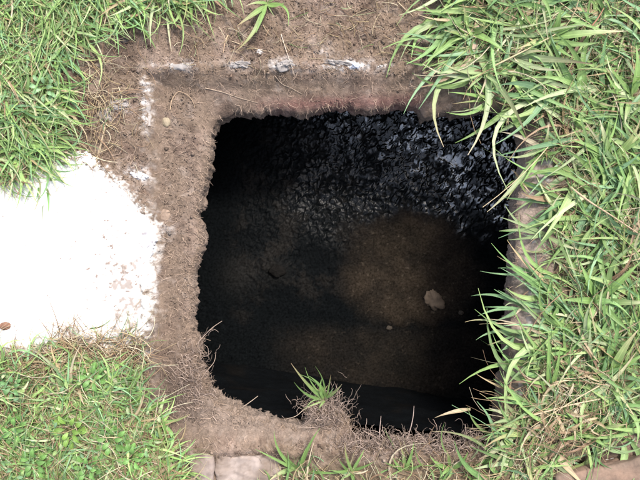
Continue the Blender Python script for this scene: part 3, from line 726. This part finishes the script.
# named straws and roots
def strand(name, label, cat, pts, r, col, seed=0, zs=None, colend=None):
    random.seed(seed+500)
    P = []
    for k, (x, y) in enumerate(pts):
        z0 = zs[k] if zs else hz(x, y)+0.004
        P.append(W(x, y, z0))
    P = np.array(P); n = len(P)
    # Catmull-Rom
    out = []
    E = np.vstack([2*P[0]-P[1], P, 2*P[-1]-P[-2]])
    for k in range(n-1):
        for t in np.linspace(0, 1, 6, endpoint=False):
            a, b, c_, d = E[k:k+4]
            out.append(0.5*((2*b)+(-a+c_)*t+(2*a-5*b+4*c_-d)*t*t+(-a+3*b-3*c_+d)*t**3))
    out.append(P[-1]); out = np.array(out)
    o0 = out[0]
    v, f, c, uv = tube_geo(out, r, r*0.45, col, 6, colend)
    o = mesh_obj(name, v, f, M_fibre, cols=c, uvs=uv, off=o0); o.location = o0.tolist(); tag(o, label, cat); return o
ST = (0.44, 0.35, 0.24); RT = (0.33, 0.25, 0.20)
strand('straw', 'long pale straw running down from the lime lump beside the slab', 'straw', [(106,119),(103,135),(99,150),(95,166)], 0.0013, ST, 1)
strand('straw', 'second thin straw hugging the long straw beside the slab', 'straw', [(107,122),(102,142),(98,160),(97,168)], 0.0008, ST, 2)
strand('straw', 'slanting straw crossing the white triangular chip on the top rim', 'straw', [(281,34),(286,50),(291,64),(294,74)], 0.0009, (0.5, 0.42, 0.34), 3)
strand('straw', 'short thick straw lying upright at the top left of the rim', 'straw', [(228,35),(225,43),(223,53)], 0.0016, (0.42, 0.30, 0.2), 4)
strand('straw', 'thin straw lying level below the grass tuft at the top', 'straw', [(231,41),(246,46),(262,50),(272,52)], 0.0007, ST, 5)
strand('straw', 'pale straw at the top edge right of centre', 'straw', [(398,2),(404,8),(413,16)], 0.0011, ST, 6)
strand('root', 'forked pale root on the soil ledge at the top left pit corner', 'root', [(170,110),(172,100),(178,92),(186,94),(192,100),(195,108)], 0.0009, (0.38, 0.28, 0.19), 7)
strand('root', 'thin root branching down across the top rim slope', 'root', [(275,76),(282,84),(291,88),(302,94)], 0.0007, (0.42, 0.33, 0.25), 8)
strand('root', 'long thin root lying left along the top rim slope', 'root', [(205,88),(222,92),(240,98),(258,103)], 0.0007, (0.42, 0.33, 0.25), 9)
strand('root', 'bare root poking out over the pit at the lower left', 'root', [(196,345),(204,336),(212,328),(222,321)], 0.0011, RT, 10, [-0.02, -0.012, -0.008, -0.004])
strand('root', 'hooked root over the pit from the left wall, below the bare root', 'root', [(198,384),(206,372),(214,362),(216,352)], 0.0009, RT, 11, [-0.02, -0.008, -0.006, -0.004])
strand('root', 'forked twiggy root on the bottom rim left of the small tuft', 'root', [(240,409),(250,402),(258,396)], 0.0011, (0.42, 0.33, 0.25), 12, [-0.028, -0.014, -0.008])
strand('root', 'root reaching left from the small tuft on the bottom rim', 'root', [(318,404),(305,409),(296,416),(286,419)], 0.0009, (0.42, 0.33, 0.25), 13, [-0.004, -0.004, -0.008, -0.014])
strand('root', 'long curved root arching over the bottom rim right of the tuft', 'root', [(386,444),(374,436),(364,432),(356,437)], 0.0008, (0.4, 0.3, 0.24), 14, [-0.02, -0.004, -0.004, -0.01])
strand('root', 'stiff upright root on the bottom rim, middle of the right half', 'root', [(378,452),(379,438),(380,426),(381,416)], 0.0013, (0.38, 0.29, 0.25), 15, [-0.022, 0.0, 0.012, 0.02])
strand('root', 'tall bent root standing on the bottom rim towards the right', 'root', [(404,446),(410,430),(413,417),(414,406)], 0.0013, (0.38, 0.29, 0.25), 16, [-0.022, 0.0, 0.012, 0.02])
strand('root', 'short spiky root on the bottom rim near the right corner', 'root', [(462,450),(466,438),(465,424)], 0.001, (0.38, 0.29, 0.25), 17, [-0.022, 0.0, 0.01])
strand('root', 'root curling beside the grass at the lower left of the ledge', 'root', [(148,408),(154,405),(160,400),(165,391)], 0.0011, (0.45, 0.36, 0.28), 18)
strand('stem', 'pale bare stem crossing the grass in the upper right', 'grass stem', [(494,66),(510,58),(526,50),(545,40),(556,34)], 0.0019, (0.42, 0.36, 0.22), 19, [0.03, 0.035, 0.036, 0.034, 0.03])
strand('stem', 'brown woody stem slanting down through the right grass', 'grass stem', [(570,187),(590,202),(612,216),(645,238)], 0.0024, (0.38, 0.28, 0.19), 20, [0.03, 0.036, 0.036, 0.034])
strand('stem', 'straw coloured stem lying across the dry patch at the lower right', 'grass stem', [(520,418),(545,412),(570,405),(600,399)], 0.0022, (0.46, 0.36, 0.24), 21, [0.02, 0.03, 0.034, 0.032])
strand('stem', 'pale stem rising from the bottom left grass beside the ledge', 'grass stem', [(143,388),(142,372),(144,356),(143,346)], 0.0012, (0.42, 0.42, 0.25), 22, [0.0, 0.02, 0.03, 0.035])
strand('stem', 'reddish stem at the top of the right grass', 'grass stem', [(592,26),(598,18),(604,8)], 0.002, (0.30, 0.16, 0.10), 23, [0.03, 0.034, 0.034])
# grass tufts told apart: root, blades = (tip x, tip y, width px, bend, rise)
def tuft(label, root, blades, z0=None, col=None, seed=0, group=None, zt=0.02, stem=None):
    random.seed(seed+900)
    z0 = hz(*root) if z0 is None else z0
    loc = W(root[0], root[1], z0); t = empty('grass_tuft', loc); tag(t, label, 'grass', group)
    for (x, y, wd, bend, rise) in blades:
        bend = bend*1.5+random.gauss(0, 0.07); wd = wd*random.uniform(0.72, 0.98)
        c = (np.array(col)*random.uniform(0.85, 1.15)) if col else green(0.12)
        tc = c if random.random() < 0.7 else straw()
        L = math.hypot(x-root[0], y-root[1])
        P = blade_pts(root[0]+random.uniform(-2, 2), root[1]+random.uniform(-2, 2), x, y, z0, rise, z0+zt*random.uniform(0.5, 1.2)+rise*0.35, bend, 12)
        v, f, cc, uv = blade_geo(P, wd*S, c, tc, random.gauss(0, 0.3), 0.3)
        mesh_obj('blade', v, f, M_leaf, t, cc, uv, off=loc)
    for k in range(random.randint(3, 6)):
        a = random.uniform(0, 6.28); L = random.uniform(10, 26)
        P = blade_pts(root[0], root[1], root[0]+L*math.cos(a), root[1]+L*math.sin(a), z0, 0.015, z0+0.012, random.gauss(0, .35), 8)
        v, f, cc, uv = blade_geo(P, random.uniform(1.2, 2.6)*S, straw() if random.random() < 0.4 else green(), None, random.gauss(0, 0.4), 0.3)
        mesh_obj('blade', v, f, M_leaf, t, cc, uv, off=loc)
    return t
G1 = (0.165, 0.275, 0.08); G2 = (0.24, 0.32, 0.15); G3 = (0.14, 0.25, 0.115)
tuft('bright green tuft alone on the soil at the top, left of centre', (267,3), [(237,26,6,0.05,.03),(236,51,6,-0.05,.03),(256,33,5,0,.03),(288,26,4,-0.35,.03),(284,3,5,0.1,.02),(246,6,4,0.1,.02)], col=G1, seed=1)
tuft('short tuft at the top border left of the lone bright tuft', (190,-4), [(201,10,5,0.1,.02),(192,24,4,0,.02),(178,14,4,-.1,.02),(204,2,4,0,.02)], col=G1, seed=2)
tuft('tuft with one long blade reaching down over the top left soil', (134,20), [(156,49,5,-0.12,.03),(118,34,4,.1,.02),(148,22,4,.1,.02),(128,5,5,0,.02),(112,18,4,0,.02)], col=G1, seed=3)
tuft('small tuft hanging over the top left edge of the white slab', (42,178), [(43,232,2.5,0.03,.02),(24,206,3,0.1,.02),(52,197,4,0,.02),(36,200,5,0,.02),(60,180,4,0,.02),(48,214,3,-.06,.02)], col=(0.15,0.29,0.09), seed=4)
tuft('flat blades lying right across the straw, left of the pit', (48,138), [(82,141,5,-.1,.015),(70,120,4,.1,.02),(62,160,3,0,.02),(84,155,3,.1,.01)], col=G2, seed=5)
tuft('little green and straw tuft sprouting from the bottom rim of the pit', (326,400), [(291,363,4.0,-0.2,.03),(294,382,4.4,-0.12,.02),(305,367,2.2,-.12,.03),(315,366,2.2,0.1,.03),(309,376,4.2,.1,.03),(331,374,2.2,.1,.03),(342,384,4.4,.12,.02),(322,378,4.2,-.1,.03),(298,374,2.2,.1,.03),(337,392,2.2,-.1,.02),(315,388,3,.2,.02),(328,385,2.6,-.2,.03)], z0=-0.008, col=G1, seed=6, zt=0.03)
tuft('sparse tuft of tall blades at the bottom border, left of centre', (298,470), [(274,431,5,-.2,.03),(320,428,5,-.1,.03),(255,449,4,.05,.03),(268,482,6,.1,.02),(345,473,4,0,.02),(286,455,3,0,.03),(306,448,2.5,0,.03)], col=G1, seed=7)
tuft('tuft of thin upright blades at the bottom border right of centre', (352,472), [(345,442,4,-.05,.03),(364,450,4,0,.03),(338,458,4,-.1,.02),(375,461,5,.1,.02),(330,470,5,0,.02),(356,486,5,0,.01)], col=G1, seed=8)
tuft('pair of bent blades on the bottom soil under the spiky roots', (404,470), [(400,444,4,.05,.03),(414,442,4,.1,.03),(384,462,5,-.1,.02),(424,463,5,.1,.02),(393,458,4,0,.02)], col=G1, seed=9)
tuft('tuft at the bottom border leaning left, near the lower right pit corner', (452,468), [(430,456,5,-.1,.02),(447,450,4,0,.03),(468,452,5,.1,.02),(420,466,4,0,.02),(440,478,5,0,.02)], col=G1, seed=10)
tuft('long blades hanging over the top right corner of the pit', (512,106), [(455,143,5.5,0.04,.02),(527,140,7,0.1,.03),(500,133,3,0,.02),(506,128,3,0,.01)], z0=0.0, col=G1, seed=11)
tuft('curling grass tuft above the top right corner of the pit', (492,98), [(446,112,5,-0.15,.025),(448,92,5,.1,.02),(470,84,5,.1,.02),(452,104,4,.15,.02),(480,112,4,0,.02),(476,90,5,-.2,.03)], z0=0.01, col=G1, seed=12)
tuft('broad pale bladed tuft reaching left near the top right rim', (485,72), [(437,74,8.5,.06,.03),(441,62,6,-.1,.03),(527,138,7,-.12,.045),(468,90,5,0,.02),(452,84,4,0,.02),(500,84,6,0,.03)], z0=0.012, col=G2, seed=13)
tuft('tuft with a long blade pointing to the lower left at the top right', (468,32), [(420,66,6,-.08,.03),(507,54,8,-.05,.04),(444,30,5,0,.03),(452,16,5,0,.03),(490,24,6,.1,.03),(463,4,5,0,.03)], z0=0.01, col=G1, seed=14)
tuft('wide flat bladed tuft in the upper right, pointing right', (550,38), [(628,31,10.5,-.06,.04),(600,42,8,.05,.03),(560,6,7,.1,.03),(530,48,5,0,.03),(575,58,6,.1,.03),(590,22,6,-.1,.03)], z0=0.015, col=G1, seed=15)
tuft('pale grass shoot lying right below the bare stem', (514,57), [(593,64,7,.03,.03),(560,70,6,.1,.03),(548,52,5,-.1,.03),(535,72,4,.1,.03)], z0=0.018, col=(0.26,0.33,0.17), seed=16)
tuft('upright blades against the right border near the top', (632,96), [(636,45,9,.05,.04),(610,66,6,0,.03),(650,70,7,0,.03),(602,92,6,.1,.03),(625,124,6,0,.03)], z0=0.015, col=G1, seed=17)
tuft('tuft with a blade crossing the pit rim, right of the shiny sludge', (540,152), [(487,212,6.5,-.1,.03),(520,186,4,0,.03),(548,122,6,.1,.03),(562,150,5,0,.03)], z0=0.005, col=G1, seed=18)
tuft('long blade arching right above the worn concrete edge', (519,180), [(578,211,7,-.05,.035),(507,200,3,0,.02),(530,196,3,.1,.02)], z0=-0.01, col=G1, seed=19)
tuft('pointed fan of blades aiming left over the right pit rim', (548,236), [(500,217,5.5,.05,.03),(499,231,5,.0,.03),(507,240,4,0,.03),(505,205,5,-.1,.03),(580,250,6,.1,.03),(560,208,5,0,.03)], z0=0.005, col=G2, seed=20)
tuft('thin blue green blades over the right side of the pit', (536,272), [(480,271,3.2,-.1,.02),(498,268,3.5,0,.02),(497,256,3,0,.02),(515,288,3,0,.02),(560,284,5,0,.02)], z0=0.0, col=G3, seed=21)
tuft('drooping blue green blades above the lower right side of the pit', (522,308), [(471,296,4,.05,.02),(484,307,3.5,0,.02),(478,316,4,.08,.02),(498,290,4,0,.02),(492,322,4,0,.02),(548,310,5,0,.02)], z0=0.0, col=G3, seed=22)
tuft('hooked slender blades pointing left over the black pit wall', (514,336), [(465,322,3.5,.22,.02),(476,340,4,.15,.02),(494,328,3.5,0,.02),(488,345,3,0,.02),(500,352,3,0,.02),(540,340,5,0,.02)], z0=0.0, col=G3, seed=23)
tuft('tall single broad blade standing in the lower right grass', (549,398), [(549,328,7,.03,.05),(540,378,5,0,.03),(566,372,6,0,.03),(560,345,5,.1,.04),(530,384,5,0,.02)], z0=0.01, col=G1, seed=24)
tuft('pale bladed tuft at the lower right corner of the pit', (520,418), [(489,408,6,-.05,.03),(491,424,6,.1,.03),(483,409,4,0,.02),(503,400,5,0,.03),(540,405,6,0,.03),(505,440,6,0,.03)], z0=0.0, col=G2, seed=25)
tuft('broad blades sweeping to the bottom left from the dry patch', (516,430), [(479,459,8,-.05,.03),(492,468,6,0,.03),(500,478,6,.05,.03),(526,464,5,0,.03),(485,440,4,0,.02)], z0=0.0, col=G2, seed=26)
tuft('light green tuft beside the kerb stone in the lower right', (590,432), [(560,440,6,0,.03),(610,410,7,.1,.03),(566,412,6,0,.03),(606,446,6,.1,.02),(628,424,6,0,.03),(580,460,5,0,.02)], z0=0.01, col=G1, seed=27)
tuft('long blades rising right in the lower right corner', (610,380), [(638,330,9,-.05,.04),(648,352,8,0,.04),(624,410,7,0,.03),(585,362,6,0,.03),(640,395,7,0,.03)], z0=0.01, col=G1, seed=28)
tuft('dense green tuft in the middle of the right border', (600,300), [(640,262,8,0,.04),(655,300,7,.1,.04),(580,262,7,0,.04),(562,300,7,0,.03),(590,340,7,.1,.03),(630,332,7,0,.03)], z0=0.012, col=G1, seed=29)
tuft('tuft of crossing blades right of the brown woody stem', (612,160), [(570,140,7,0,.03),(640,120,8,.1,.04),(655,165,8,0,.04),(628,200,7,0,.03),(578,172,6,.1,.03),(600,120,7,0,.04)], z0=0.012, col=G1, seed=30)
tuft('blue green blades lying level in the bottom left grass', (34,402), [(-6,400,6,0,.02),(58,397,4,.1,.02),(12,388,4,0,.02),(44,424,4,0,.02)], col=G3, seed=31)
tuft('long blade slanting up the left grass below the slab', (74,396), [(33,350,5,.1,.03),(50,365,5,0,.03),(86,362,4,0,.03),(98,382,5,0,.02),(58,384,4,0,.02)], col=(0.12,0.24,0.09), seed=32)
tuft('two white tinted parallel blades beside the ledge at lower left', (136,396), [(101,406,4,.12,.02),(109,414,4.5,.1,.02),(98,364,6,0,.03),(124,376,5,0,.03)], col=(0.30,0.36,0.22), seed=33)
tuft('spiky tuft where the bottom left grass meets the soil ledge', (166,446), [(160,408,4,.05,.03),(148,430,4,0,.02),(175,432,3,.1,.02),(146,452,5,0,.02),(168,478,5,0,.02),(158,420,4,-.1,.03)], col=G1, seed=34)
# leafy weeds
def leaf_geo(P0, d, L, wd, col, up=0.3):
    n = 6; t = np.linspace(0, 1, n); side = np.array([-d[1], d[0], 0]); mid = np.array(P0)[None, :]+np.outer(t*L, d)+np.outer(np.sin(t*math.pi*0.8)*L*up, [0, 0, 1])
    w_ = wd*0.5*np.sin(np.pi*np.clip(t*0.92+0.06, 0, 1))**0.8
    v = np.stack([mid-side*w_[:, None]+np.array([0, 0, 1])*w_[:, None]*0.3, mid, mid+side*w_[:, None]+np.array([0, 0, 1])*w_[:, None]*0.3], 1).reshape(-1, 3)
    q = np.arange(n-1)*3
    f = np.vstack([np.stack([q, q+1, q+4, q+3], -1), np.stack([q+1, q+2, q+5, q+4], -1)])
    return v, f, np.tile(col, (len(v), 1)), np.stack([np.tile([0.0, 0.5, 1.0], n), np.repeat(t, 3)], -1)
def weed(label, px, py, rad, nl, col, seed, lw=5.0):
    random.seed(seed); z0 = hz(px, py)+0.004; loc = W(px, py, z0); t = empty('leafy_weed', loc); tag(t, label, 'weed')
    for k in range(nl):
        a = k*2.4+random.uniform(-.3, .3); r = rad*math.sqrt((k+0.5)/nl)*0.7; zz = z0+0.028*(1-(k/nl)**1.5)
        b = np.array(W(px+r*math.cos(a), py+r*math.sin(a), zz)); d = np.array([math.cos(a), -math.sin(a), 0])
        Lf = random.uniform(1.2, 1.7)*lw*S; c = np.array(col)*random.uniform(0.8, 1.25)
        v, f, cc, uv = leaf_geo(b, d, Lf, lw*S*0.8, c)
        mesh_obj('leaf', v, f, M_leaf, t, cc, uv, off=loc)
    st = Acc()
    for k in range(0, nl, 2):
        a = k*2.4; r = rad*math.sqrt((k+0.5)/nl)*0.7
        st.put(*tube_geo(bez(loc, W(px, py, z0+0.015), W(px+r*math.cos(a), py+r*math.sin(a), z0+0.028*(1-(k/nl)**1.5)), 5), 0.0007, 0.0004, (0.16, 0.2, 0.07), 4))
    mesh_obj('stem', np.vstack(st.v), np.vstack(st.f), M_leaf, t, np.vstack(st.c), np.vstack(st.uv), off=loc)
WG = (0.13, 0.26, 0.07)
weed('feathery pale green weed in the upper left grass', 44, 88, 18, 20, (0.19, 0.33, 0.16), 71, 5)
weed('leafy weed below the slab amid straw, nearest the ledge', 92, 378, 15, 16, WG, 72, 6)
weed('small leaved weed under the two whitish blades at lower left', 112, 440, 18, 18, WG, 73, 6)
weed('yellow green weed at the bottom left, right of the level blades', 70, 430, 17, 18, (0.17, 0.29, 0.06), 74, 6)
weed('leafy weed at the left border under the level blue green blades', 14, 430, 16, 16, WG, 75, 6)
weed('round leaved weed at the bottom border, far left', 34, 462, 16, 16, WG, 76, 6)
weed('bright weed beside the spiky tuft at the bottom left', 132, 458, 14, 14, (0.15, 0.30, 0.08), 77, 5.5)
weed('weed sprig in the bottom left grass, just above the bottom border', 88, 468, 15, 16, WG, 78, 5.5)
weed('narrow weed sprig by the left border under the slab', 12, 386, 12, 12, (0.12, 0.24, 0.09), 79, 5)
